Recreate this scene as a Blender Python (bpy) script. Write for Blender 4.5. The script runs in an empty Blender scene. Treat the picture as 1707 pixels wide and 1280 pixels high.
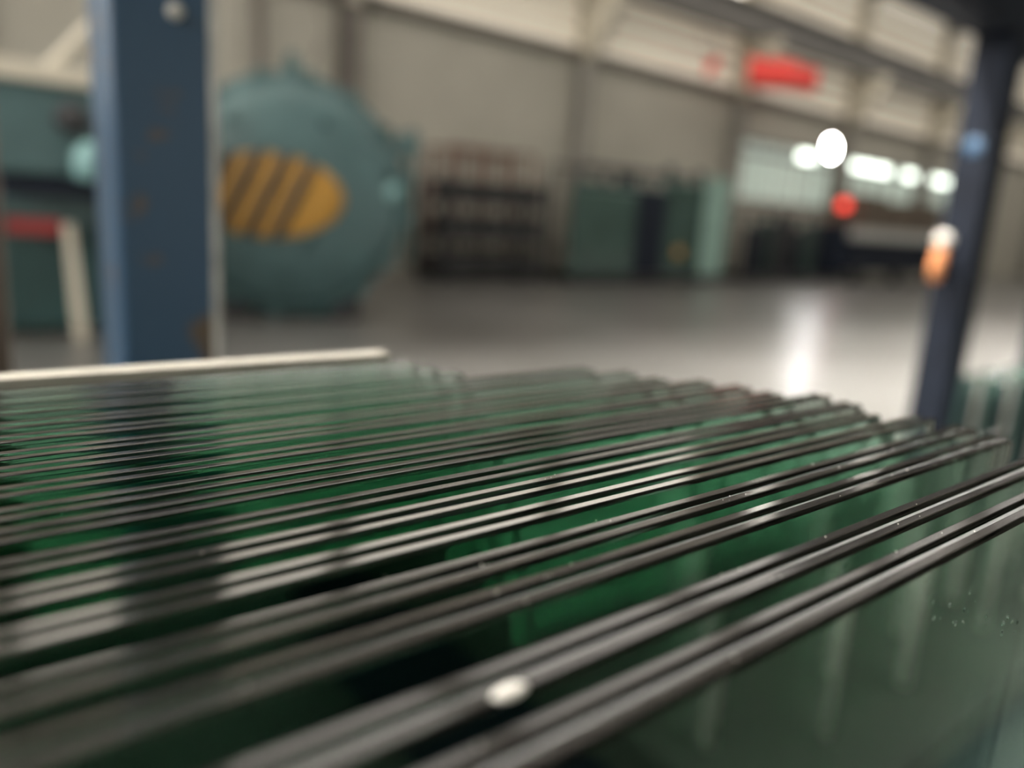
import bpy, bmesh, math, random
from mathutils import Vector, Matrix
random.seed(7)
scene = bpy.context.scene
COL = scene.collection

# ------------------------------------------------------------------ camera
F_PX, CX, CY = 1282.0, 853.5, 640.0
CAM_Z = 1.30                     # camera height above the hall floor
down = Vector((466 - CX, 6540 - CY, F_PX)).normalized()          # vertical vanishing point
ux = Vector((2475 - CX, 462 - CY, F_PX)); ux = (ux - down * ux.dot(down)).normalized()   # hall's long axis
up = -down
ny = up.cross(ux)
if ny.z < 0:
    ny = -ny
# rows of R = world axes expressed in (right, down, forward) camera axes
M = Matrix(((ux.x, -ux.y, -ux.z), (ny.x, -ny.y, -ny.z), (up.x, -up.y, -up.z))).to_4x4()
cam_d = bpy.data.cameras.new('camera')
cam = bpy.data.objects.new('camera', cam_d); COL.objects.link(cam)
M.translation = Vector((0, 0, CAM_Z))
cam.matrix_world = M
cam_d.sensor_width = 36.0
cam_d.lens = 36.0 * F_PX / 1707.0
cam_d.clip_start = 0.005
cam_d.clip_end = 200
cam_d.dof.use_dof = True
cam_d.dof.focus_distance = 0.205
cam_d.dof.aperture_fstop = 4.2
scene.camera = cam

# ------------------------------------------------------------------ world, exposure, path lengths
w = bpy.data.worlds.new('world'); scene.world = w
w.use_nodes = True
w.node_tree.nodes['Background'].inputs[0].default_value = (0.80, 0.86, 0.92, 1)
w.node_tree.nodes['Background'].inputs[1].default_value = 0.25
vs = scene.view_settings
vs.view_transform = 'Standard'; vs.look = 'None'; vs.exposure = 0.0; vs.gamma = 1.0
vs.use_curve_mapping = False
cy = scene.cycles
cy.max_bounces = 26; cy.transmission_bounces = 26; cy.glossy_bounces = 6; cy.diffuse_bounces = 3
cy.transparent_max_bounces = 16
cy.use_denoising = True
cy.use_adaptive_sampling = True; cy.adaptive_threshold = 0.02
cy.sample_clamp_indirect = 6.0
cy.caustics_reflective = True; cy.caustics_refractive = True

# ------------------------------------------------------------------ materials
def nodes_of(m):
    m.use_nodes = True
    nt = m.node_tree
    return nt, nt.nodes['Principled BSDF']

def mat(name, col, rough=0.5, metal=0.0, var=0.15, scale=6.0, col2=None, thresh=None, bump=0.0, spec=0.5, coat=0.0):
    """painted / plain surface: base colour broken up by object-space noise"""
    m = bpy.data.materials.new(name)
    nt, b = nodes_of(m)
    b.inputs['Roughness'].default_value = rough
    b.inputs['Metallic'].default_value = metal
    b.inputs['Specular IOR Level'].default_value = spec
    b.inputs['Coat Weight'].default_value = coat
    tc = nt.nodes.new('ShaderNodeTexCoord')
    nz = nt.nodes.new('ShaderNodeTexNoise'); nz.inputs['Scale'].default_value = scale; nz.inputs['Detail'].default_value = 5
    nt.links.new(tc.outputs['Object'], nz.inputs['Vector'])
    rp = nt.nodes.new('ShaderNodeValToRGB')
    nt.links.new(nz.outputs['Fac'], rp.inputs['Fac'])
    c2 = col2 or tuple(c * (1 - var) for c in col)
    c1 = tuple(min(1, c * (1 + var)) for c in col) if col2 is None else col
    e = rp.color_ramp.elements
    if thresh:
        e[0].position, e[1].position = thresh, thresh + 0.06
        e[0].color = (*c1, 1); e[1].color = (*c2, 1)
    else:
        e[0].position, e[1].position = 0.3, 0.7
        e[0].color = (*c2, 1); e[1].color = (*c1, 1)
    nt.links.new(rp.outputs['Color'], b.inputs['Base Color'])
    if bump:
        bp = nt.nodes.new('ShaderNodeBump'); bp.inputs['Strength'].default_value = bump; bp.inputs['Distance'].default_value = 0.01
        nt.links.new(nz.outputs['Fac'], bp.inputs['Height'])
        nt.links.new(bp.outputs['Normal'], b.inputs['Normal'])
    return m

def emit(name, col, strength):
    m = bpy.data.materials.new(name)
    nt, b = nodes_of(m)
    b.inputs['Base Color'].default_value = (*col, 1)
    b.inputs['Roughness'].default_value = 0.3
    b.inputs['Emission Color'].default_value = (*col, 1)
    b.inputs['Emission Strength'].default_value = strength
    return m

def glass(name, tint=(0.872, 0.952, 0.915), rough=0.0):
    """green float glass"""
    m = bpy.data.materials.new(name)
    m.use_nodes = True
    nt = m.node_tree; nt.nodes.clear()
    out = nt.nodes.new('ShaderNodeOutputMaterial')
    g = nt.nodes.new('ShaderNodeBsdfGlass'); g.inputs['IOR'].default_value = 1.52
    g.inputs['Roughness'].default_value = rough
    tc = nt.nodes.new('ShaderNodeTexCoord')
    nz = nt.nodes.new('ShaderNodeTexNoise'); nz.inputs['Scale'].default_value = 3.0
    rp = nt.nodes.new('ShaderNodeValToRGB')
    rp.color_ramp.elements[0].color = (*[c * 0.97 for c in tint], 1); rp.color_ramp.elements[1].color = (*tint, 1)
    nt.links.new(tc.outputs['Object'], nz.inputs['Vector']); nt.links.new(nz.outputs['Fac'], rp.inputs['Fac'])
    nt.links.new(rp.outputs['Color'], g.inputs['Color'])
    nt.links.new(g.outputs[0], out.inputs['Surface'])
    return m

MT = {}
MT['glass'] = glass('float_glass')
MT['glass_far'] = mat('far_green_glass', (0.055, 0.092, 0.08), 0.1, var=0.2, scale=1.5)
MT['glass_pale'] = mat('far_pale_glass', (0.27, 0.40, 0.35), 0.1, var=0.1, scale=1.5)
MT['interlayer'] = mat('laminate_interlayer', (0.022, 0.026, 0.022), 0.45, var=0.4, scale=90)
MT['edge'] = mat('ground_glass_edge', (0.022, 0.020, 0.018), 0.10, var=0.25, scale=300, spec=0.6)
MT['edge_pale'] = mat('pale_guard', (0.38, 0.365, 0.31), 0.6, var=0.06, scale=40)
MT['blue'] = mat('chipped_blue_paint', (0.036, 0.088, 0.16), 0.42, col2=(0.12, 0.085, 0.055), thresh=0.585, scale=15)
MT['blue_flat'] = mat('blue_paint', (0.06, 0.13, 0.23), 0.4, var=0.12, scale=10)
MT['navy'] = mat('dark_navy_steel', (0.010, 0.014, 0.024), 0.65, var=0.3, scale=8, spec=0.2)
MT['dark'] = mat('dark_steel', (0.03, 0.03, 0.033), 0.5, var=0.3, scale=6)
MT['black'] = mat('black_paint', (0.02, 0.02, 0.02), 0.5, var=0.2, scale=10)
MT['brown'] = mat('weathered_brown', (0.10, 0.075, 0.055), 0.6, var=0.3, scale=4)
MT['rust'] = mat('rusty_red_steel', (0.12, 0.05, 0.035), 0.6, var=0.3, scale=8)
MT['teal'] = mat('teal_paint', (0.068, 0.125, 0.128), 0.38, var=0.12, scale=2.5, bump=0.05)
MT['teal_dark'] = mat('dark_teal_paint', (0.035, 0.085, 0.085), 0.45, var=0.15, scale=3)
MT['cyan'] = mat('pale_cyan_paint', (0.22, 0.40, 0.40), 0.4, var=0.1, scale=6)
MT['orange'] = mat('hazard_orange', (0.42, 0.22, 0.035), 0.5, var=0.12, scale=5)
MT['red'] = mat('red_cloth', (0.90, 0.06, 0.045), 0.6, var=0.08, scale=6)
MT['red_paint'] = mat('red_paint', (0.42, 0.05, 0.05), 0.5, var=0.1, scale=6)
MT['cream'] = mat('cream_paint', (0.66, 0.61, 0.50), 0.5, var=0.05, scale=2)
MT['white'] = mat('offwhite_paint', (0.74, 0.72, 0.66), 0.5, var=0.05, scale=2)
MT['wall'] = mat('beige_cladding', (0.37, 0.35, 0.295), 0.55, var=0.07, scale=0.8)
MT['wall_top'] = mat('cream_cladding', (0.68, 0.62, 0.50), 0.5, var=0.06, scale=1.2)
MT['col'] = mat('grey_column_paint', (0.25, 0.235, 0.205), 0.5, var=0.1, scale=2)
MT['girt'] = mat('brown_grey_steel', (0.12, 0.105, 0.09), 0.5, var=0.15, scale=2)
MT['beam'] = mat('grey_runway_steel', (0.10, 0.094, 0.084), 0.5, var=0.08, scale=1)
MT['roof'] = mat('pale_roof_sheet', (0.60, 0.57, 0.50), 0.5, var=0.06, scale=1)
MT['pale_grey'] = mat('pale_grey_metal', (0.50, 0.50, 0.47), 0.35, var=0.4, scale=18)
MT['olive'] = mat('grey_olive_paint', (0.042, 0.044, 0.037), 0.6, var=0.15, scale=5)
MT['rubber'] = mat('black_rubber', (0.015, 0.015, 0.015), 0.7, var=0.2, scale=60)
MT['grey'] = mat('light_grey_paint', (0.40, 0.40, 0.38), 0.5, var=0.08, scale=4)
MT['pane_white'] = emit('daylit_clear_pane', (0.90, 1.0, 0.88), 5.0)
MT['wall_glow'] = emit('cladding_painted_glow', (1.0, 0.91, 0.76), 0.26)
MT['added_glow'] = emit('added_upper_wall_glow', (1.0, 0.93, 0.82), 4.5)
MT['pane_added'] = emit('added_pane_glow', (0.95, 1.0, 0.93), 4.0)
MT['roof_glow'] = emit('added_roof_glow', (1.0, 0.95, 0.86), 3.2)
MT['roof_glow_dim'] = emit('added_roof_glow_dim', (1.0, 0.95, 0.88), 2.6)
MT['fill'] = emit('fill_lamp_glow', (1.0, 0.95, 0.88), 470.0)
MT['end_light'] = emit('added_end_glazing', (1.0, 0.96, 0.9), 10.0)
MT['pane_green'] = emit('daylit_obscured_pane', (0.66, 0.78, 0.70), 0.22)
MT['lamp'] = emit('lamp_glow', (1.0, 0.94, 0.84), 60.0)
MT['lamp_white'] = emit('floodlight_glow', (1.0, 0.98, 0.95), 160.0)
MT['red_lamp'] = emit('red_signal_glow', (1.0, 0.06, 0.04), 2.2)
MT['amber'] = mat('amber_plastic', (0.75, 0.30, 0.12), 0.35, var=0.08, scale=20)

def floor_mat():
    m = bpy.data.materials.new('sealed_grey_floor')
    nt, b = nodes_of(m)
    tc = nt.nodes.new('ShaderNodeTexCoord')
    n1 = nt.nodes.new('ShaderNodeTexNoise'); n1.inputs['Scale'].default_value = 0.5; n1.inputs['Detail'].default_value = 8
    nt.links.new(tc.outputs['Object'], n1.inputs['Vector'])
    r = nt.nodes.new('ShaderNodeValToRGB')
    r.color_ramp.elements[0].color = (0.080, 0.078, 0.072, 1); r.color_ramp.elements[1].color = (0.135, 0.132, 0.126, 1)
    r.color_ramp.elements[0].position = 0.3; r.color_ramp.elements[1].position = 0.7
    nt.links.new(n1.outputs['Fac'], r.inputs['Fac']); nt.links.new(r.outputs['Color'], b.inputs['Base Color'])
    r2 = nt.nodes.new('ShaderNodeMapRange'); r2.inputs['To Min'].default_value = 0.26; r2.inputs['To Max'].default_value = 0.36
    nt.links.new(n1.outputs['Fac'], r2.inputs['Value']); nt.links.new(r2.outputs['Result'], b.inputs['Roughness'])
    b.inputs['Specular IOR Level'].default_value = 0.6
    return m
MT['floor'] = floor_mat()

# ------------------------------------------------------------------ mesh helpers
class MB:
    """collects simple shapes into one mesh"""
    def __init__(s): s.v = []; s.f = []; s.smooth = []
    def add(s, verts, faces, smooth=False):
        o = len(s.v); s.v += [tuple(v) for v in verts]
        s.f += [tuple(i + o for i in f) for f in faces]; s.smooth += [smooth] * len(faces)
        return s
    def box(s, x0, x1, y0, y1, z0, z1):
        v = [(x, y, z) for z in (z0, z1) for y in (y0, y1) for x in (x0, x1)]
        return s.add(v, [(0, 2, 3, 1), (4, 5, 7, 6), (0, 1, 5, 4), (2, 6, 7, 3), (0, 4, 6, 2), (1, 3, 7, 5)])
    def cbox(s, x0, x1, y0, y1, z0, z1, c):
        """box with its four upright corners rounded off"""
        p = []
        for (px, py, a0) in ((x1 - c, y1 - c, 0), (x0 + c, y1 - c, 90), (x0 + c, y0 + c, 180), (x1 - c, y0 + c, 270)):
            for k in range(4):
                a = math.radians(a0 + 30 * k); p.append((px + c * math.cos(a), py + c * math.sin(a)))
        return s.prism(p, z0, z1)
    def prism(s, poly, z0, z1, axis='z'):
        n = len(poly)
        def P(a, b, c): return (a, b, c) if axis == 'z' else ((c, a, b) if axis == 'x' else (a, c, b))
        v = [P(a, b, z0) for a, b in poly] + [P(a, b, z1) for a, b in poly]
        f = [tuple(range(n))[::-1], tuple(range(n, 2 * n))] + [(i, (i + 1) % n, n + (i + 1) % n, n + i) for i in range(n)]
        return s.add(v, f)
    def tube(s, pts, r, n=10, cap=True):
        pts = [Vector(p) for p in pts]; rings = []
        for i, p in enumerate(pts):
            d = (pts[min(i + 1, len(pts) - 1)] - pts[max(i - 1, 0)]).normalized()
            a = Vector((0, 0, 1)) if abs(d.z) < 0.9 else Vector((1, 0, 0))
            e1 = d.cross(a).normalized(); e2 = d.cross(e1)
            rr = r[i] if isinstance(r, (list, tuple)) else r
            rings.append([p + (e1 * math.cos(2 * math.pi * k / n) + e2 * math.sin(2 * math.pi * k / n)) * rr for k in range(n)])
        v = [q for rg in rings for q in rg]
        f = [(i * n + k, i * n + (k + 1) % n, (i + 1) * n + (k + 1) % n, (i + 1) * n + k) for i in range(len(pts) - 1) for k in range(n)]
        s.add(v, f, True)
        if cap:
            s.add(rings[0], [tuple(range(n))[::-1]]); s.add(rings[-1], [tuple(range(n))])
        return s
    def lathe(s, prof, n=48, axis='y', c=(0, 0, 0), smooth=True):
        """prof: list of (radius, along-axis)"""
        v = []
        for (r, t) in prof:
            for k in range(n):
                a = 2 * math.pi * k / n; x, y = r * math.cos(a), r * math.sin(a)
                q = (x, t, y) if axis == 'y' else ((x, y, t) if axis == 'z' else (t, x, y))
                v.append((q[0] + c[0], q[1] + c[1], q[2] + c[2]))
        f = [(i * n + k, i * n + (k + 1) % n, (i + 1) * n + (k + 1) % n, (i + 1) * n + k) for i in range(len(prof) - 1) for k in range(n)]
        return s.add(v, f, smooth)
    def mesh(s, name):
        me = bpy.data.meshes.new(name); me.from_pydata(s.v, [], s.f)
        for p, sm in zip(me.polygons, s.smooth): p.use_smooth = sm
        bm = bmesh.new(); bm.from_mesh(me); bmesh.ops.remove_doubles(bm, verts=bm.verts, dist=1e-6)
        bmesh.ops.recalc_face_normals(bm, faces=bm.faces); bm.to_mesh(me); bm.free()
        return me
    def build(s, name, m, parent=None, loc=(0, 0, 0), rz=0.0, bevel=0.0, label=None):
        me = s.mesh(name); me.materials.append(MT[m] if isinstance(m, str) else m)
        o = bpy.data.objects.new(name, me); COL.objects.link(o)
        o.location = loc; o.rotation_euler = (0, 0, rz)
        if parent: o.parent = parent
        if label: o['label'] = label
        if bevel:
            b = o.modifiers.new('bevel', 'BEVEL'); b.width = bevel; b.segments = 2; b.limit_method = 'ANGLE'
        return o

def empty(name, loc=(0, 0, 0), rz=0.0, label=None, cat=None, group=None, kind=None):
    o = bpy.data.objects.new(name, None); COL.objects.link(o)
    o.empty_display_size = 0.05; o.location = loc; o.rotation_euler = (0, 0, rz)
    return tag(o, label, cat, group, kind)
def tag(o, label=None, cat=None, group=None, kind=None):
    for k, v in (('label', label), ('category', cat), ('group', group), ('kind', kind)):
        if v: o[k] = v
    return o
def clone(o, parent=None, loc=None):
    c = o.copy(); COL.objects.link(c); c.parent = parent
    if loc is not None: c.location = loc
    return c
def clone_tree(o, loc=None, rz=None, label=None, group=None):
    c = o.copy(); COL.objects.link(c)
    if loc is not None: c.location = loc
    if rz is not None: c.rotation_euler = (0, 0, rz)
    if label: c['label'] = label
    if group: c['group'] = group
    for ch in list(o.children):
        d = clone(ch, c)
        for g in list(ch.children): clone(g, d)
    return c

# ------------------------------------------------------------------ the hall
X0, X1, Y0, Y1, ZR = -9.0, 49.0, -11.0, 14.0, 9.2
BAY = 5.95
COLX = [12.85 + BAY * k for k in range(-3, 7)]           # wall columns

fl = MB().box(X0, X1, Y0, Y1, -0.12, 0.0).build('floor', 'floor'); tag(fl, 'polished grey concrete floor of the hall', 'floor', kind='structure')

wb = empty('wall_back', (0, Y1, 0), label='beige clad long wall with columns behind the autoclave', cat='wall', kind='structure')
edges = [X0] + COLX + [X1]
WIN_BAYS = []
for a, b in zip(edges[:-1], edges[1:]):
    if b - a < 0.2: continue
    if 18 < a < 36.5:                                     # bays with windows: leave an opening z 2.2 .. 3.95
        MB().box(a, b, 0, 0.1, 0, 2.2).build('cladding_panel', 'wall', wb)
        MB().box(a, b, 0, 0.1, 3.95, 5.05).build('cladding_panel', 'wall', wb)
        MB().box(a, a + 0.35, 0, 0.1, 2.2, 3.95).build('cladding_panel', 'wall', wb)
        MB().box(b - 0.35, b, 0, 0.1, 2.2, 3.95).build('cladding_panel', 'wall', wb)
        WIN_BAYS.append((a + 0.35, b - 0.35))
    else:
        MB().box(a, b, 0, 0.1, 0, 5.05).build('cladding_panel', 'wall', wb)
    MB().box(a, b, 0, 0.1, 5.05, 7.3).build('upper_panel', 'wall_glow', wb, label='upper cladding panel, brightness painted in as glow')  # cladding emits, so its bright look is painted in
    MB().box(a, b, 0, 0.1, 7.3, ZR).build('upper_panel', 'added_glow' if b < 19 else 'wall_glow', wb, label='upper cladding panel, brightness painted in as glow')  # stronger emission in nearer bays is added for the glass edge highlights
    for z in (5.45, 5.85, 6.25, 7.3, 7.75, 8.2):          # horizontal ribs of the upper cladding
        MB().box(a, b, -0.09, 0.0, z, z + 0.12).build('rib', 'wall_top', wb)
    MB().box(a, b, -0.16, 0.0, 4.95, 5.15).build('girt', 'girt', wb)

# windows of the long wall
for i, (a, b) in enumerate(WIN_BAYS):
    wd = empty('window_%d' % (i + 1), ((a + b) / 2, Y1, 2.2), label='ribbon window high in the long wall, %s bay past the racks' % ['first', 'second', 'third', 'fourth'][i], cat='window', kind='structure')
    h = (b - a) / 2
    fm = MB()
    fm.box(-h, h, -0.03, 0.09, 0, 0.06); fm.box(-h, h, -0.03, 0.09, 1.69, 1.75); fm.box(-h, h, -0.03, 0.09, 1.30, 1.38)
    fm.box(-h, -h + 0.06, -0.03, 0.09, 0, 1.75); fm.box(h - 0.06, h, -0.03, 0.09, 0, 1.75)
    fm.build('window_frame', 'girt', wd)
    n = 5
    for k in range(n):
        xa = -h + 0.06 + (2 * h - 0.12) * k / n; xb = -h + 0.06 + (2 * h - 0.12) * (k + 1) / n
        MB().box(xa + 0.02, xb - 0.02, 0.02, 0.05, 0.06, 1.30).build('pane', 'pane_green', wd)
        clear = (i, k) in ((0, 3), (1, 0), (1, 1), (1, 2), (1, 4), (2, 0), (2, 1))
        MB().box(xa + 0.02, xb - 0.02, 0.02, 0.05, 1.42, 1.66).build('pane', 'pane_white' if clear else 'pane_green', wd, label='bright clear transom pane' if clear else None)
        if k: MB().box(xa - 0.02, xa + 0.02, -0.02, 0.08, 0.06, 1.69).build('mullion', 'girt', wd)

# columns with crane brackets
for i, x in enumerate(COLX):
    c = empty('wall_column', (x, Y1, 0), label='cream steel wall column carrying the crane rail, %s from the autoclave end' % ['first', 'second', 'third', 'fourth', 'fifth', 'sixth', 'seventh', 'eighth', 'ninth', 'tenth'][i], cat='column', kind='structure', group='wall columns')
    for nm_, za, zb, mm in (('lower_shaft', 0, 4.9, 'girt' if x < 8 else 'col'), ('upper_shaft', 4.9, ZR, 'girt' if x < 8 else 'cream')):
        s = MB(); s.box(-0.17, 0.17, -0.36, -0.33, za, zb); s.box(-0.17, 0.17, -0.03, 0, za, zb); s.box(-0.012, 0.012, -0.33, -0.03, za, zb)
        s.build(nm_, mm, c)
    MB().prism([(-0.36, 4.9), (-0.36, 6.3), (-1.25, 6.3), (-1.25, 6.0)], -0.02, 0.02, 'x').build('bracket', 'cream', c)
    MB().prism([(-0.36, 4.87), (-0.36, 4.91), (-1.25, 6.02), (-1.25, 5.98)], -0.15, 0.15, 'x').build('bracket_flange', 'cream', c)
    MB().box(-0.17, 0.17, -1.25, -0.36, 6.28, 6.32).build('bracket_plate', 'cream', c)

rb = MB(); yb = Y1 - 0.72
rb.box(X0, X1, yb - 0.16, yb + 0.16, 6.32, 6.36); rb.box(X0, X1, yb - 0.16, yb + 0.16, 7.10, 7.14); rb.box(X0, X1, yb - 0.012, yb + 0.012, 6.36, 7.10)
rbo = rb.build('crane_runway_beam', 'beam'); tag(rbo, 'long grey crane runway beam resting on the wall column brackets', 'beam', kind='structure')
rl = MB().box(X0, X1, yb - 0.04, yb + 0.04, 7.14, 7.24).build('crane_rail', 'girt', rbo)

# other walls, roof
for nm, a in (('wall_front', (X0, X1, Y0 - 0.1, Y0, 0, ZR)), ('wall_left', (X0 - 0.1, X0, Y0, Y1, 0, ZR)), ('wall_right', (X1, X1 + 0.1, Y0, Y1, 0, ZR))):
    o = MB().box(*a).build(nm, 'wall'); tag(o, {'wall_front': 'beige long wall facing the autoclave wall', 'wall_left': 'beige end wall behind the autoclave side', 'wall_right': 'beige end wall at the far end of the hall'}[nm], 'wall', kind='structure')
ce = empty('ceiling', (0, 0, ZR), label='pale metal sheet roof with purlins and rafters', cat='ceiling', kind='structure')
MB().box(X0, X1, Y0, 2.4, 0.3, 0.36).build('roof_sheet', 'roof', ce); MB().box(X0, X1, 5.6, Y1, 0.3, 0.36).build('roof_sheet', 'roof', ce)
for k in range(17):
    y = Y1 - 0.3 - k * 1.5
    MB().box(X0, X1, y - 0.05, y + 0.05, 0.08, 0.3).build('purlin', 'girt', ce)
for x in COLX:
    MB().box(x - 0.1, x + 0.1, Y0, Y1 - 0.01, -0.45, 0.08).build('rafter', 'beam', ce)
    MB().box(x + 0.12, x + BAY - 0.12, 8.2, 11.0, 0.22, 0.29).build('roof_glow_sheet', 'roof_glow_dim', ce, label='added unseen glowing roof sheet')  # added, unseen emitter that brightens the glass edges to the right
    MB().box(x + 0.12, x + BAY - 0.12, 2.4, 5.6, 0.31, 0.37).build('roof_glow_sheet', 'roof_glow', ce, label='added unseen glowing roof sheet')  # added, unseen emitter for the general hall light

# high-bay lamps
def high_bay(x, y, z, label, group='high-bay lamps under the roof', r=0.24, lit=True):
    t = empty('high_bay_lamp', (x, y, z), label=label, cat='lamp', group=group)
    MB().lathe([(0.001, 0.34), (0.09, 0.34), (0.10, 0.14), (0.11, 0.12), (r, -0.10), (r + 0.012, -0.10), (0.12, 0.14)], 24, 'z').build('reflector', 'white', t)
    MB().lathe([(0.001, -0.085), (r - 0.02, -0.085), (r - 0.02, -0.075), (0.001, -0.075)], 24, 'z').build('diffuser', 'lamp' if lit else 'white', t)
    MB().tube([(0, 0, 0.34), (0, 0, ZR - z + 0.05)], 0.012, 8).build('suspension_rod', 'dark', t)
    return t
k = 0
ordn = ['first', 'second', 'third', 'fourth', 'fifth', 'sixth', 'seventh', 'eighth', 'ninth', 'tenth', 'eleventh', 'twelfth']
for row, y in enumerate((11.2,)):
    for j in range(8):
        x = 0.5 + 5.95 * j
        high_bay(x, y, 8.6, '%s high-bay lamp of the row %s' % (ordn[j], ['beside the crane beam', 'over the middle aisle', 'over the opposite aisle'][row]), lit=x > 17)

# added, unseen lamps that brighten the near aisle floor
for j in range(6):
    t = empty('fill_lamp', (2.3 + 4.0 * j, 2.4, 4.7), label='%s added, unseen batten lamp hung over the aisle' % ordn[j], cat='lamp', group='batten lamps over the aisle')
    hs = MB(); hs.box(-1.25, 1.25, -0.22, -0.2, 0, 0.5); hs.box(-1.25, 1.25, 0.2, 0.22, 0, 0.5); hs.box(-1.25, -1.23, -0.2, 0.2, 0, 0.5); hs.box(1.23, 1.25, -0.2, 0.2, 0, 0.5); hs.box(-1.25, 1.25, -0.22, 0.22, 0.5, 0.53)
    hs.build('housing', 'dark', t)
    MB().box(-1.2, 1.2, -0.15, 0.15, 0.42, 0.46).build('diffuser', 'fill', t)
    for x in (-1.0, 1.0): MB().tube([(x, 0, 0.53), (x, 0, ZR - 4.7 + 0.3)], 0.008, 6).build('suspension_wire', 'dark', t)

# windows on the opposite wall (added, unseen; meant to feed light and reflections to the glass)
for i in range(5):
    x = 4 + 6.0 * i
    wd = empty('window_%d' % (i + len(WIN_BAYS) + 1), (x, Y0, 1.2), label='added unseen daylit window opposite the autoclave, %s along' % ordn[i], cat='window', kind='structure')
    fm = MB(); fm.box(-1.6, 1.6, 0, 0.08, 0, 0.07); fm.box(-1.6, 1.6, 0, 0.08, 1.73, 1.8); fm.box(-1.6, -1.53, 0, 0.08, 0, 1.8); fm.box(1.53, 1.6, 0, 0.08, 0, 1.8)
    fm.build('window_frame', 'girt', wd)
    for q in range(3):
        MB().box(-1.5 + q * 1.02, -0.55 + q * 1.02, 0.02, 0.04, 0.07, 1.73).build('pane', 'pane_added', wd)

# glazing added in the unseen end wall, to light the faces turned to it
wd = empty('window_%d' % (len(WIN_BAYS) + 6), (X0, 3.0, 3.6), label='added daylit window in the end wall out of view', cat='window', kind='structure')
fm = MB()
for z in (0, 2.0, 4.0): fm.box(0, 0.1, -8.0, 10.0, z - 0.04, z + 0.04)
fm.build('window_frame', 'girt', wd)
for q in range(9):
    MB().box(0, 0.11, -8.04 + 2 * q, -7.96 + 2 * q, 0, 4.0).build('mullion', 'girt', wd)
    for z in (0.04, 2.04): MB().box(0.02, 0.05, -7.96 + 2 * q, -6.04 + 2 * q, z, z + 1.92).build('pane', 'end_light', wd)

# ------------------------------------------------------------------ the rack of laminated glass
H = 0.07                           # camera above the glass edges
ZT = CAM_Z - H
ZB = 0.30
def ply_profile(th, top, bot, side):
    """upright section (y, z) of one ply: rounded ground top and bottom edges, open on the bonded side (side = -1 near ply, +1 far ply)"""
    r, c, g = th / 2, 0.0008, 0.0022
    pts = [(r, top - g), (r, top - 0.0011), (r - 0.0003, top - 0.0006), (r - c, top - 0.00012), (r - c - 0.00025, top),
           (-r + c + 0.00025, top), (-r + c, top - 0.00012), (-r + 0.0003, top - 0.0006), (-r, top - 0.0011),
           (-r, bot + 0.0011), (-r + c, bot), (r - c, bot), (r, bot + 0.0011), (r, bot + g)]
    return pts if side < 0 else [(-p[0], p[1]) for p in pts]
def ply(parent, y, xa, xb, th, top, bot, side):
    sec = ply_profile(th, top, bot, side)
    n = len(sec); me = MB()
    xs = [xa, xa + 0.001, xa + 0.0035, xa + 0.006, xb - 0.006, xb - 0.0035, xb - 0.001, xb]
    v = []
    for j, x in enumerate(xs):
        k = 0.7 if j in (0, 7) else 1.0
        v += [(x, q[0] if q[0] * side < 0 and False else q[0] * k, q[1] - (0.001 if j in (0, 7) and q[1] > 0.6 else 0)) for q in sec]
    f = [(j * n + i, j * n + i + 1, (j + 1) * n + i + 1, (j + 1) * n + i) for j in range(7) for i in range(n - 1)]
    me.add(v, f, True)
    me.add(v[:n], [tuple(range(n))]); me.add(v[-n:], [tuple(range(n))])
    m = me.mesh('glass_ply'); m.materials.append(MT['glass']); m.materials.append(MT['edge'])
    # outward normals: the near ply's face looks to -y, the far ply's to +y
    big = max(m.polygons, key=lambda p: p.area)
    if big.normal.y * side < 0: m.flip_normals()
    for p in m.polygons:
        if p.normal.z > 0.85: p.material_index = 1
        p.use_smooth = False
    o = bpy.data.objects.new('glass_ply', m); COL.objects.link(o); o.parent = parent; o.location = (0, y, 0)
    return o
def interlayer(parent, y, xa, xb, th, top, bot):
    s = MB(); d = 0.0009
    s.box(xa, xb, y - th / 2, y + th / 2, top - d, top); s.box(xa, xb, y - th / 2, y + th / 2, bot, bot + d)
    s.box(xa, xa + d, y - th / 2, y + th / 2, bot + d, top - d); s.box(xb - d, xb, y - th / 2, y + th / 2, bot + d, top - d)
    return s.build('interlayer', 'interlayer', parent, label='dark plastic interlayer showing in the groove')

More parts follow.
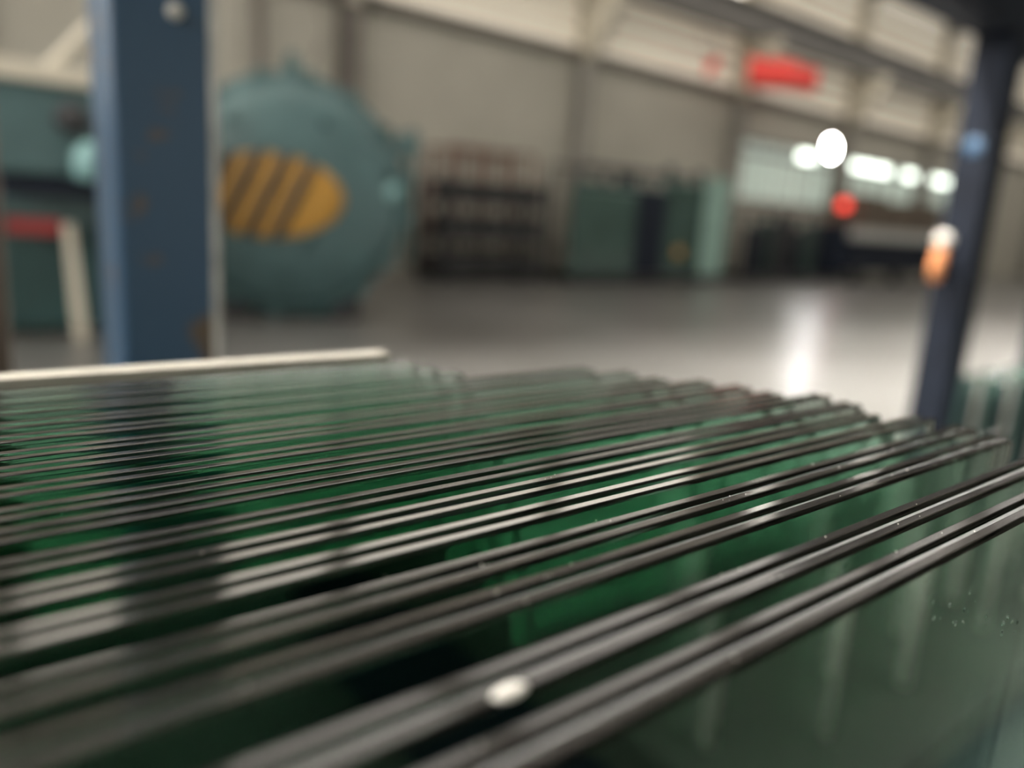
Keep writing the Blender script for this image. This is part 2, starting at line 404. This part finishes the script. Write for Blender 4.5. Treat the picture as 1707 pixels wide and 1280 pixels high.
SHEETS = [  # centre distance / H, right end / H, left end (m)
    (0.978, 5.0), (1.175, 4.85), (1.465, 4.70), (1.672, 4.76), (1.888, 4.72), (2.10, 4.50), (2.306, 4.66), (2.516, 4.70),
    (2.726, 4.48), (2.936, 4.40), (3.146, 4.28), (3.356, 4.10), (3.566, 3.98), (3.776, 3.78),
    (3.986, 2.80), (4.196, 2.76), (4.406, 2.72), (4.70, 2.70)]
NM = ['frontmost', 'second', 'third', 'fourth', 'fifth', 'sixth', 'seventh', 'eighth', 'ninth', 'tenth', 'eleventh', 'twelfth', 'thirteenth', 'fourteenth', 'fifteenth', 'sixteenth', 'seventeenth', 'rearmost']
TH, GAP = 0.0041, 0.0014
XL = -0.62
for i, (yc, xe) in enumerate(SHEETS):
    lab = {0: 'frontmost laminated glass sheet, its whole face showing, closest to the viewer', 17: 'rearmost laminated glass sheet of the pack, under the cream edge guard'}.get(i, '%s laminated glass sheet counting back from the front of the pack' % NM[i])
    t = empty('laminated_glass_sheet', (0, yc * H, ZB), label=lab, cat='glass sheet', group='laminated glass sheets standing in the rack')
    j = random.uniform(-0.002, 0.002); top = ZT - ZB + random.uniform(-0.0006, 0.0006)
    xl = XL + random.uniform(-0.01, 0.01)
    ply(t, -(TH + GAP) / 2, xl, xe * H + j, TH, top, 0.0, -1)
    ply(t, (TH + GAP) / 2, xl, xe * H + j, TH, top, 0.0, 1)
    interlayer(t, 0, xl + 0.001, xe * H + j - 0.001, GAP, top - 0.0012, 0.0012)

eg = MB()
eg.box(XL, 2.66 * H, -0.0065, -0.0053, -0.005, 0.0); eg.box(XL, 2.66 * H, 0.0053, 0.0065, -0.005, 0.0); eg.box(XL, 2.66 * H, -0.0065, 0.0065, 0.0, 0.0012)
ego = eg.build('edge_guard', 'edge_pale', loc=(0, 4.70 * H, ZT)); tag(ego, 'cream edge guard strip clipped over the rearmost glass sheet', 'edge guard')

rk = empty('glass_rack', (0, 0, 0), label='dark steel rack base that carries the pack of glass sheets', cat='rack')
for y in (0.05, 0.36):
    MB().box(XL - 0.08, 0.42, y - 0.03, y + 0.03, 0.20, 0.28).build('base_rail', 'navy', rk, bevel=0.003)
for x in (XL + 0.02, -0.1, 0.30):
    MB().box(x - 0.03, x + 0.03, 0.03, 0.38, 0.272, 0.292).build('cross_bar', 'navy', rk)
    MB().box(x - 0.03, x + 0.03, 0.04, 0.375, 0.292, ZB).build('rubber_pad', 'rubber', rk)
sc_ = empty('floor_blocker', (0.3, 0.43, 0), label='added dark floor-view screen standing right behind the glass pack', cat='blocker')  # added to hide the lit floor and darken the front glass
MB().box(XL - 0.35, 1.05, -0.015, -0.009, 0.1, 1.02).build('panel', 'olive', sc_)
for x in (XL - 0.3, -0.2, 0.4, 1.0):
    MB().box(x - 0.02, x + 0.02, -0.009, 0.015, 0.0, 1.0).build('stay', 'navy', sc_)
    MB().box(x - 0.03, x + 0.03, -0.02, 0.3, 0.0, 0.02).build('foot', 'navy', sc_)
for x in (XL, 0.36):
    for y in (0.05, 0.36):
        MB().box(x - 0.025, x + 0.025, y - 0.025, y + 0.025, 0, 0.20).build('leg', 'navy', rk)

# small things on the edges
blob = MB().lathe([(0.0001, 0), (0.0014, 0.0), (0.0017, 0.0005), (0.0014, 0.0011), (0.0001, 0.0014)], 14, 'z').build('glint_blob', 'white', loc=(0.965 * H, 1.12 * H, ZT - 0.0002))  # a lamp glint, put in as a small white body
blob.scale = (2.0, 0.9, 0.8); tag(blob, 'light glint modelled as a tiny white pad on the edge of the second glass sheet', 'blob')
cr = MB()
for q in range(70):
    yc = random.choice([0.978, 1.465, 1.672, 1.175, 1.888, 2.10]) * H
    y = yc + random.choice((-1, 1)) * (TH + GAP) / 2 + random.uniform(-0.0012, 0.0012)
    x = random.uniform(0.4, 4.4) * H; r = random.uniform(0.0001, 0.00028)
    z = ZT + 0.0001
    cr.add([(x + r, y, z), (x - r, y, z), (x, y + r, z), (x, y - r, z), (x, y, z + r), (x, y, z - r)],
           [(0, 2, 4), (2, 1, 4), (1, 3, 4), (3, 0, 4), (2, 0, 5), (1, 2, 5), (3, 1, 5), (0, 3, 5)])
cro = cr.build('glass_crumbs', 'white'); tag(cro, 'tiny glass crumbs scattered on the sheet edges', 'crumbs', kind='stuff')

wdp = MB()
def drop(x, z, r):
    y0 = 0.978 * H - (TH * 2 + GAP) / 2 - 0.00002
    v = [(x, y0 - r * 0.45, z)]; f = []
    for i, (k, d) in enumerate(((0.6, 0.33), (1.0, 0.0))):
        v += [(x + r * k * math.cos(a * math.pi / 4), y0 - r * d, z + r * k * 1.25 * math.sin(a * math.pi / 4)) for a in range(8)]
    f = [(0, 1 + a, 1 + (a + 1) % 8) for a in range(8)] + [(1 + a, 9 + a, 9 + (a + 1) % 8, 1 + (a + 1) % 8) for a in range(8)] + [tuple(range(9, 17))]
    wdp.add(v, f, True)
for q in range(22):
    t_ = random.random()
    drop(0.182 + 0.072 * t_ + random.uniform(-0.003, 0.003), ZT - 0.010 - 0.030 * t_ + random.uniform(-0.004, 0.004), random.uniform(0.0003, 0.0008))
wo = wdp.build('water_drops', 'glass'); tag(wo, 'small water drops clinging to the front glass face', 'drops', kind='stuff')

# ------------------------------------------------------------------ posts near the rack
bp = empty('blue_steel_post', (0.24, 0.95, 0), label='chipped blue square steel post standing behind the glass pack', cat='post')
MB().cbox(-0.052, 0.052, -0.05, 0.05, 0.012, 3.2, 0.008).build('shaft', 'blue', bp)
MB().box(-0.09, 0.09, -0.09, 0.09, 0, 0.012).build('base_plate', 'blue_flat', bp)
MB().cbox(0.046, 0.0545, -0.0525, -0.030, 0.02, 3.19, 0.002).build('pale_edge', 'pale_grey', bp, label='narrow pale edge strip')  # narrow pale strip along the right front corner
for sx in (-1, 1):
    for sy in (-1, 1):
        MB().lathe([(0.0001, 0.03), (0.012, 0.03), (0.012, 0.012), (0.0001, 0.012)], 6, 'z', (sx * 0.073, sy * 0.073, 0)).build('anchor_bolt', 'dark', bp)
MB().lathe([(0.0001, -0.058), (0.006, -0.058), (0.008, -0.054), (0.008, -0.049), (0.0001, -0.049)], 12, 'y', (0.012, 0, 1.485)).build('pale_disc', 'white', bp, label='small raised pale disc')  # raised pale disc on the front of the shaft

dp = empty('dark_post', (0.06, 1.06, 0), label='dark brown steel post at the edge beside the blue post', cat='post')
MB().cbox(-0.04, 0.04, -0.04, 0.04, 0.01, 1.42, 0.006).build('shaft', 'brown', dp)
MB().box(-0.08, 0.08, -0.08, 0.08, 0, 0.01).build('base_plate', 'dark', dp)

# dark frame on the far side of the rack
fr = empty('portal_gantry', (3.38, 1.33, 0), label='dark navy steel portal gantry beyond the end of the glass pack', cat='gantry')
MB().cbox(-0.07, 0.07, -0.07, 0.07, 0.012, 2.35, 0.01).build('post', 'navy', fr)
MB().cbox(1.11, 1.25, -0.07, 0.07, 0.012, 2.35, 0.01).build('post', 'navy', fr)
MB().box(-0.95, 1.6, -0.08, 0.08, 2.09, 2.36).build('top_beam', 'navy', fr, bevel=0.006)
MB().prism([(0.07, 2.10), (0.07, 1.86), (0.30, 2.10)], -0.02, 0.02, 'y').build('gusset', 'navy', fr)
for x in (0, 1.18):
    MB().box(x - 0.13, x + 0.13, -0.13, 0.13, 0, 0.012).build('base_plate', 'dark', fr)
MB().lathe([(0.0001, -0.074), (0.03, -0.072), (0.036, -0.069), (0.036, -0.06)], 16, 'x', (0, 0.0, 1.68)).build('cap', 'blue_flat', fr, label='round blue cap')

ha = empty('hand_grip', (3.22, 1.35, 1.18), label='small amber grip with pale knob fixed to the dark gantry post', cat='grip')
MB().tube([(0, 0, -0.02), (0.0, 0, 0.03), (0.012, 0, 0.08), (0.02, 0, 0.11)], [0.02, 0.027, 0.027, 0.02], 12).build('grip', 'amber', ha)
MB().lathe([(0.0001, -0.035), (0.025, -0.025), (0.035, 0), (0.025, 0.025), (0.0001, 0.035)], 16, 'z', (0.024, 0, 0.14)).build('knob', 'white', ha)
MB().box(0.0, 0.09, -0.015, 0.015, 0.02, 0.05).build('clamp', 'dark', ha)

# second pack of glass, past the first
for i in range(7):
    x0 = 3.02 + 0.055 * i; y = 1.10 - 0.035 * i
    t = empty('standing_glass_sheet', (x0, y, 0.2), label='%s glass sheet of the small pack beside the dark gantry' % (['frontmost', 'second', 'third', 'fourth', 'fifth', 'sixth', 'rearmost'][6 - i]), cat='glass sheet', group='glass sheets by the dark gantry')
    MB().box(0, 1.1, -0.005, 0.005, 0, 0.64 - 0.004 * (i % 3)).build('pane', 'glass_far' if i % 2 == 0 else 'glass_pale', t, bevel=0.001)
    MB().box(-0.004, 0, -0.006, 0.006, 0, 0.64 - 0.004 * (i % 3)).build('end_edge', 'grey' if i % 2 else 'teal_dark', t)
st = empty('glass_stand', (3.4, 1.0, 0), label='low dark stand under the small glass pack', cat='stand')
MB().box(-0.42, 1.1, -0.2, 0.17, 0.14, 0.2).build('deck', 'navy', st)
for x in (-0.38, 1.05):
    for y in (-0.17, 0.14): MB().box(x - 0.025, x + 0.025, y - 0.025, y + 0.025, 0, 0.14).build('leg', 'navy', st)

# ------------------------------------------------------------------ autoclave
R = 1.30
au = empty('autoclave', (3.57, 8.5, 0), math.radians(-20), 'big teal autoclave with round domed door and hazard plate', 'autoclave')
zc = 1.36
MB().lathe([(0.001, 0.55), (R - 0.13, 0.5), (R - 0.1, 0.55), (R - 0.1, 3.9), (0.8, 4.2), (0.001, 4.3)], 64, 'y', (0, 0, zc)).build('shell', 'teal', au)
def dome_y(r): return -0.36 * math.sqrt(max(0.0, 1 - (r / (R * 1.02)) ** 2))
MB().lathe([(0.001, dome_y(0))] + [(R * 0.96 * t, dome_y(R * 0.96 * t)) for t in [0.1 * q for q in range(1, 11)]] + [(R * 0.96, 0.12)], 72, 'y', (0, 0, zc)).build('door', 'teal', au)
MB().lathe([(R * 0.93, -0.12), (R - 0.015, -0.14), (R, -0.12), (R, 0.46), (R - 0.03, 0.5), (R * 0.9, 0.5)], 72, 'y', (0, 0, zc)).build('locking_ring', 'teal', au)
for q in range(16):
    a = 2 * math.pi * (q + 0.35) / 16
    lug = MB(); lug.prism([(-0.07, R - 0.06), (0.07, R - 0.06), (0.055, R + 0.045), (-0.055, R + 0.045)], -0.16, 0.02, 'y')
    o = lug.build('locking_lug', 'teal_dark' if q % 5 == 2 else 'teal', au); o.location = (0, 0, zc); o.rotation_euler = (0, a, 0)
# hazard plate following the dome
ha_, hb_, hc_ = 0.82, 0.455, -0.27
def hw(v): return ha_ * (max(0.0, 1 - abs(v / hb_) ** 2.0)) ** (1 / 1.9)
def patch(bounds, off, nv=26, nu=14):
    vs_, fs = [], []
    for iv in range(nv + 1):
        v = -hb_ + 2 * hb_ * iv / nv
        lo, hi = bounds(v)
        for iu in range(nu + 1):
            u = lo + (hi - lo) * iu / nu + hc_
            vs_.append((u, dome_y(math.hypot(u, v)) - off, v))
    for iv in range(nv):
        for iu in range(nu):
            a = iv * (nu + 1) + iu
            fs.append((a, a + 1, a + nu + 2, a + nu + 1))
    return vs_, fs
vs_, fs = patch(lambda v: (-hw(v), hw(v)), 0.02)
hz = MB().add(vs_, fs, True).build('hazard_plate', 'orange', au, (0, 0, zc), label='orange plate with black diagonal stripes')
sm = hz.modifiers.new('thick', 'SOLIDIFY'); sm.thickness = 0.015
for q in range(-4, 5):
    c0 = q * 0.285 + 0.015
    def bd_(v, c0=c0):
        w_ = hw(v); lo = c0 + 0.48 * v - 0.07; hi = c0 + 0.48 * v + 0.07
        lo = min(max(lo, -w_), w_); hi = min(max(hi, -w_), w_); return lo, hi
    if c0 > 0.4 or c0 < -0.95: continue
    vs_, fs = patch(bd_, 0.028, 26, 2)
    o = MB().add(vs_, fs, True).build('stripe', 'black', hz)
    sm = o.modifiers.new('thick', 'SOLIDIFY'); sm.thickness = 0.008
MB().prism([(-0.10, R + zc - 0.02), (0.12, R + zc - 0.02), (0.05, R + zc + 0.22), (-0.04, R + zc + 0.22)], -0.05, 0.05, 'y').build('lifting_eye', 'teal', au)
MB().box(R - 0.12, R + 0.12, -0.1, 0.3, zc + 0.55, zc + 0.80).build('hinge_block', 'teal', au, bevel=0.02)
MB().tube([(R + 0.06, 0.05, zc - 0.7), (R + 0.06, 0.05, zc + 0.85)], 0.05, 12).build('hinge_pin', 'teal_dark', au)
MB().lathe([(0.0001, -0.04), (0.09, -0.02), (0.10, 0.03), (0.0001, 0.03)], 16, 'y', (R * 0.86, dome_y(R * 0.86), zc + 0.12)).build('pressure_gauge', 'cyan', au)
for q, (u, v) in enumerate(((-0.62, 0.75), (-0.05, -0.88), (0.35, 0.8), (0.2, -0.45))):
    MB().lathe([(0.0001, -0.05), (0.05, -0.05), (0.055, 0.03), (0.0001, 0.03)], 8, 'y', (u, dome_y(math.hypot(u, v)), zc + v)).build('door_fitting', 'teal_dark', au)
for y in (0.9, 3.3):
    MB().prism([(-0.9, 0), (0.9, 0), (0.9, 0.55), (0.55, 0.38), (0, 0.3), (-0.55, 0.38), (-0.9, 0.55)], y - 0.12, y + 0.12, 'y').build('cradle', 'dark', au)
MB().box(-0.75, -0.45, -0.1, 0.4, 0, 0.3).build('foot', 'dark', au)
MB().box(0.45, 0.75, -0.1, 0.4, 0, 0.3).build('foot', 'dark', au)

# pump cabinet left of the post
pc = empty('pump_cabinet', (1.08, 7.6, 0), label='teal pump cabinet with cream top, red strip and pale leg, left of the blue post', cat='cabinet')
MB().box(-0.6, 0.6, 0, 1.6, 1.40, 2.12).build('upper_body', 'teal', pc, bevel=0.02)
MB().box(-0.66, 0.66, -0.05, 1.65, 2.12, 2.27).build('top_cap', 'cream', pc, bevel=0.01)
MB().box(-0.6, 0.6, 0.35, 1.6, 0.06, 1.40).build('lower_body', 'teal_dark', pc)
MB().box(-0.34, 0.55, -0.12, 0.4, 1.22, 1.36).build('ledge', 'navy', pc, bevel=0.01)
MB().box(-0.34, 0.5, 0.2, 0.36, 0.98, 1.22).build('panel', 'teal', pc)
MB().box(-0.30, 0.10, 0.14, 0.2, 0.90, 1.02).build('warning_strip', 'red_paint', pc)
MB().prism([(0.10, 1.0), (0.17, 1.0), (0.24, 0), (0.14, 0)], -0.02, 0.06, 'y').build('leg', 'cream', pc)
MB().box(-0.58, -0.48, -0.02, 0.06, 0, 1.22).build('leg', 'teal_dark', pc)
MB().box(0.45, 0.55, 0.0, 0.1, 0, 1.3).build('leg', 'teal_dark', pc)
MB().lathe([(0.0001, -0.14), (0.10, -0.14), (0.13, -0.08), (0.13, 0.02)], 20, 'y', (0.20, 0, 1.86)).build('valve', 'dark', pc)
MB().lathe([(0.0001, 1.74), (0.07, 1.70), (0.13, 1.62), (0.13, 1.42), (0.0001, 1.40)], 20, 'z', (0.30, -0.14, -0.04)).build('canister', 'cyan', pc)
MB().tube([(0.06, 0.1, 2.25), (0.14, 0.1, 2.33), (0.38, 0.1, 2.62), (0.5, 0.1, 2.7)], 0.045, 10).build('exhaust_pipe', 'cream', pc)

# pipes and cable on the wall behind the autoclave
def pipe(x, label):
    o = MB().tube([(x, Y1 - 0.25, 0.0), (x, Y1 - 0.25, 4.9)], 0.09, 12).build('riser_pipe', 'girt'); return tag(o, label, 'pipe')
pipe(5.2, 'upright grey pipe on the wall behind the autoclave')
o = MB().tube([(3.9, 8.7, 2.85), (4.9, 10.5, 3.6), (6.2, 13.7, 4.9)], 0.02, 8).build('stay_cable', 'girt'); tag(o, 'thin slanting stay cable running from the autoclave up to the wall', 'cable')

# ------------------------------------------------------------------ shelving and racks along the wall
sh = empty('shelving', (9.35, 12.6, 0), label='dark steel shelving loaded with black crates next to the autoclave', cat='shelving')
for x in (-1.25, 1.25):
    for y in (-0.4, 0.4): MB().box(x - 0.05, x + 0.05, y - 0.05, y + 0.05, 0, 2.0).build('post', 'dark', sh)
for z in (0.18, 0.82, 1.5): MB().box(-1.3, 1.3, -0.45, 0.45, z, z + 0.07).build('deck', 'dark', sh)
for r_, (z, h_) in enumerate(((0.25, 0.30), (0.89, 0.40), (1.57, 0.34))):
    for k in range(3):
        t = empty('crate', (8.6 + 0.76 * k, 12.55, z), label='black crate, %s on the %s deck of the shelving' % (['first', 'middle', 'last'][k], ['bottom', 'middle', 'top'][r_]), cat='crate', group='crates on the shelving')
        MB().box(-0.34, 0.34, -0.34, 0.34, 0, h_).build('body', 'black', t, bevel=0.015)
        MB().box(-0.36, 0.36, -0.36, 0.36, h_ - 0.05, h_ + 0.0).build('rim', 'black', t)

def harp_rack(x, y, n, pitch, hgt, label, m='rust', front=0.85):
    t = empty('harp_rack', (x, y, 0), label=label, cat='rack', group='harp racks along the wall')
    L = (n - 1) * pitch
    for yy in (-min(0.45, front), 0.45): MB().box(-0.1, L + 0.1, yy - 0.05, yy + 0.05, 0.1, 0.22).build('base_rail', 'dark', t)
    MB().box(-0.3, L + 0.3, -front, 0.5, 0.1, 0.2).build('deck', 'dark', t)
    for xx in (0, L):
        MB().box(xx - 0.06, xx + 0.06, -0.5, 0.5, 0.0, 0.1).build('foot', 'dark', t)
    for k in range(n):
        for yy in (-min(0.45, front), 0.45): MB().tube([(k * pitch, yy, 0.2), (k * pitch, yy, hgt)], 0.045, 8).build('rod', m, t)
    for yy in (-min(0.45, front), 0.45): MB().tube([(0, yy, hgt - 0.04), (L, yy, hgt - 0.04)], 0.035, 8).build('top_rail', m, t)
    return t
harp_rack(8.8, 13.4, 4, 0.72, 2.62, 'rusty harp rack standing behind the shelving', front=0.25)
harp_rack(11.4, 12.6, 7, 0.76, 2.5, 'dark harp rack holding the green and navy sheets', 'dark')

def wall_sheet(x, y, wd, z, h_, m, label, tilt=0.0, th=0.05):
    t = empty('stored_sheet', (x, y, z), tilt, label=label, cat='glass sheet', group='sheets in the wall racks')
    MB().box(-wd / 2, wd / 2, -th / 2, th / 2, 0, h_).build('pane', m, t, bevel=0.004)
    MB().box(-wd / 2, wd / 2, -th / 2 - 0.004, th / 2 + 0.004, h_ - 0.02, h_ + 0.004).build('top_edge', 'glass_pale', t)
    return t
wall_sheet(11.85, 11.8, 1.9, 0.22, 1.75, 'glass_far', 'dull green glass sheet next to the shelving, in the dark harp rack')
wall_sheet(12.5, 12.5, 1.8, 0.22, 1.95, 'glass_far', 'taller green glass sheet behind the navy stack')
wall_sheet(13.15, 11.98, 1.55, 0.22, 1.9, 'navy', 'navy blue wrapped stack standing between the green sheets', th=0.2)
wall_sheet(13.0, 12.3, 0.5, 0.22, 2.25, 'navy', 'narrow navy stack rising above its neighbours', th=0.08)
wall_sheet(15.05, 12.05, 2.2, 0.22, 2.1, 'glass_far', 'wide green glass sheet right of the navy stack')
wall_sheet(15.75, 11.9, 0.9, 0.22, 2.3, 'glass_pale', 'pale green glass sheet at the end of the dark harp rack')
for k, x in enumerate((14.4, 15.5)):
    wall_sheet(x, 12.3, 0.25, 0.22, 2.45, 'navy', ['thin navy upright beside the navy stack', 'thin navy upright near the pale green sheet'][k], th=0.08)
o = MB().lathe([(0.0001, -0.02), (0.13, -0.02), (0.14, 0.0), (0.13, 0.02), (0.0001, 0.02)], 20, 'y').build('orange_tag', 'orange', loc=(14.65, 12.0, 0.72)); tag(o, 'round orange tag hanging on the green glass sheet', 'tag')

harp_rack(17.9, 12.7, 6, 0.62, 1.9, 'far dark harp rack under the first ribbon window', 'dark')
for k in range(5):
    wall_sheet(18.2 + 0.68 * k, 12.4 + 0.1 * (k % 2), 0.8, 0.22, 1.25 + 0.16 * (k % 3), ['navy', 'glass_far', 'dark', 'navy', 'glass_far'][k], '%s dark sheet in the far harp rack' % ordn[k], th=0.06)

# loaded trolley in the far bay
tr = empty('trolley', (24.6, 12.4, 0), label='long low dark trolley with pale grey deck in the far bay', cat='trolley')
MB().box(-2.6, 3.6, -0.7, 0.7, 0.35, 1.3).build('chassis', 'navy', tr, bevel=0.03)
MB().box(-2.4, 3.7, -0.8, 0.8, 1.3, 1.62).build('deck', 'grey', tr, bevel=0.02)
for x in (-2.0, 0.5, 3.0):
    for y in (-0.62, 0.62): MB().lathe([(0.0001, -0.09), (0.25, -0.09), (0.30, -0.06), (0.30, 0.06), (0.25, 0.09), (0.0001, 0.09)], 20, 'y', (x, y, 0.30)).build('wheel', 'rubber', tr)
MB().box(-2.75, -2.45, -0.5, 0.5, 0.2, 1.7).build('push_bar', 'navy', tr, bevel=0.02)
for k, (x, l_, h_) in enumerate(((-1.35, 0.8, 1.0), (0.4, 0.85, 0.85), (2.3, 0.95, 0.95))):
    t = empty('timber_crate', (24.6 + x, 12.4, 1.62), label='brown timber crate, %s on the long trolley' % ['first', 'middle', 'last'][k], cat='crate', group='crates on the trolley')
    MB().box(-l_ + 0.03, l_ - 0.03, -0.57, 0.57, 0, h_).build('body', 'brown', t)
    for q in range(3):
        MB().box(-l_, l_, -0.6, -0.57, 0.03 + q * h_ / 3, (q + 1) * h_ / 3).build('plank', 'brown', t)
sl = empty('signal_lamp', (22.0, 12.1, 1.70), label='red signal lamp on a short mast by the long trolley', cat='lamp')
MB().tube([(0, 0, 0), (0, 0, 0.42)], 0.04, 10).build('mast', 'dark', sl)
MB().lathe([(0.0001, 0.72), (0.12, 0.68), (0.16, 0.58), (0.14, 0.44), (0.0001, 0.42)], 16, 'z').build('lens', 'red_lamp', sl)

# floodlight
fd = empty('floodlight', (23.25, 13.55, 4.02), label='round bright floodlight on the long wall above the windows', cat='lamp')
MB().lathe([(0.0001, 0.02), (0.28, 0.02), (0.30, 0.0), (0.32, -0.08), (0.30, -0.09), (0.27, -0.05), (0.0001, -0.05)], 28, 'y').build('housing', 'dark', fd)
MB().lathe([(0.0001, -0.06), (0.26, -0.06), (0.26, -0.05), (0.0001, -0.05)], 28, 'y').build('lens', 'lamp_white', fd)
MB().box(-0.03, 0.03, 0.02, 0.44, -0.03, 0.03).build('arm', 'dark', fd)

# red banners under the runway beam
def banner(x, wd, z0, z1, label):
    t = empty('red_banner', (x, 12.85, z0), label=label, cat='banner', group='red banners')
    vs_, fs = [], []
    for i in range(13):
        u = i / 12
        for j in (0, 1):
            vs_.append((-wd / 2 + wd * u, 0.05 * math.sin(u * 9) , j * (z1 - z0) + (0.35 * u if j == 0 else 0.2 * u)))
    fs = [(2 * i, 2 * i + 2, 2 * i + 3, 2 * i + 1) for i in range(12)]
    o = MB().add(vs_, fs, True).build('cloth', 'red', t); s_ = o.modifiers.new('t', 'SOLIDIFY'); s_.thickness = 0.01
    MB().tube([(-wd / 2, 0, z1 - z0), (wd / 2, 0, z1 - z0 + 0.2)], 0.02, 8).build('pole', 'girt', t)
    for q in (-0.5, 0.5): MB().tube([(wd * q, 0, z1 - z0 + 0.1 + 0.2 * q), (wd * q, 0.43, 6.33 - z0)], 0.012, 6).build('cord', 'girt', t)
    return t
banner(19.3, 3.3, 4.95, 5.75, 'wide red cloth banner hanging under the crane beam')
banner(16.2, 0.5, 4.9, 5.3, 'small red cloth pennant near the wide red banner')

# added, unseen dark bed and pale uprights, made to mirror in the front glass
rt = empty('mirror_prop', (0.8, -1.0, 0), label='added long dark table with pale uprights, facing the front of the glass pack', cat='prop')
MB().box(0, 5.2, -0.8, 0.75, 0.48, 0.56).build('bed', 'olive', rt, bevel=0.005)
MB().box(0.05, 5.15, -0.75, 0.70, 0.06, 0.48).build('skirt', 'navy', rt)
for x in (0.2, 1.8, 3.4, 5.0):
    for y in (-0.7, 0.65): MB().box(x - 0.04, x + 0.04, y - 0.04, y + 0.04, 0, 0.48).build('leg', 'navy', rt)
for k in range(16):
    x = 0.08 + 0.14 * k + 0.03 * (k % 3); y = 0.56 + 0.09 * (k % 2)
    MB().tube([(x, y, 0.56), (x, y, 1.02)], 0.006 + 0.005 * (k % 3 == 0), 8).build('upright', 'white', rt)
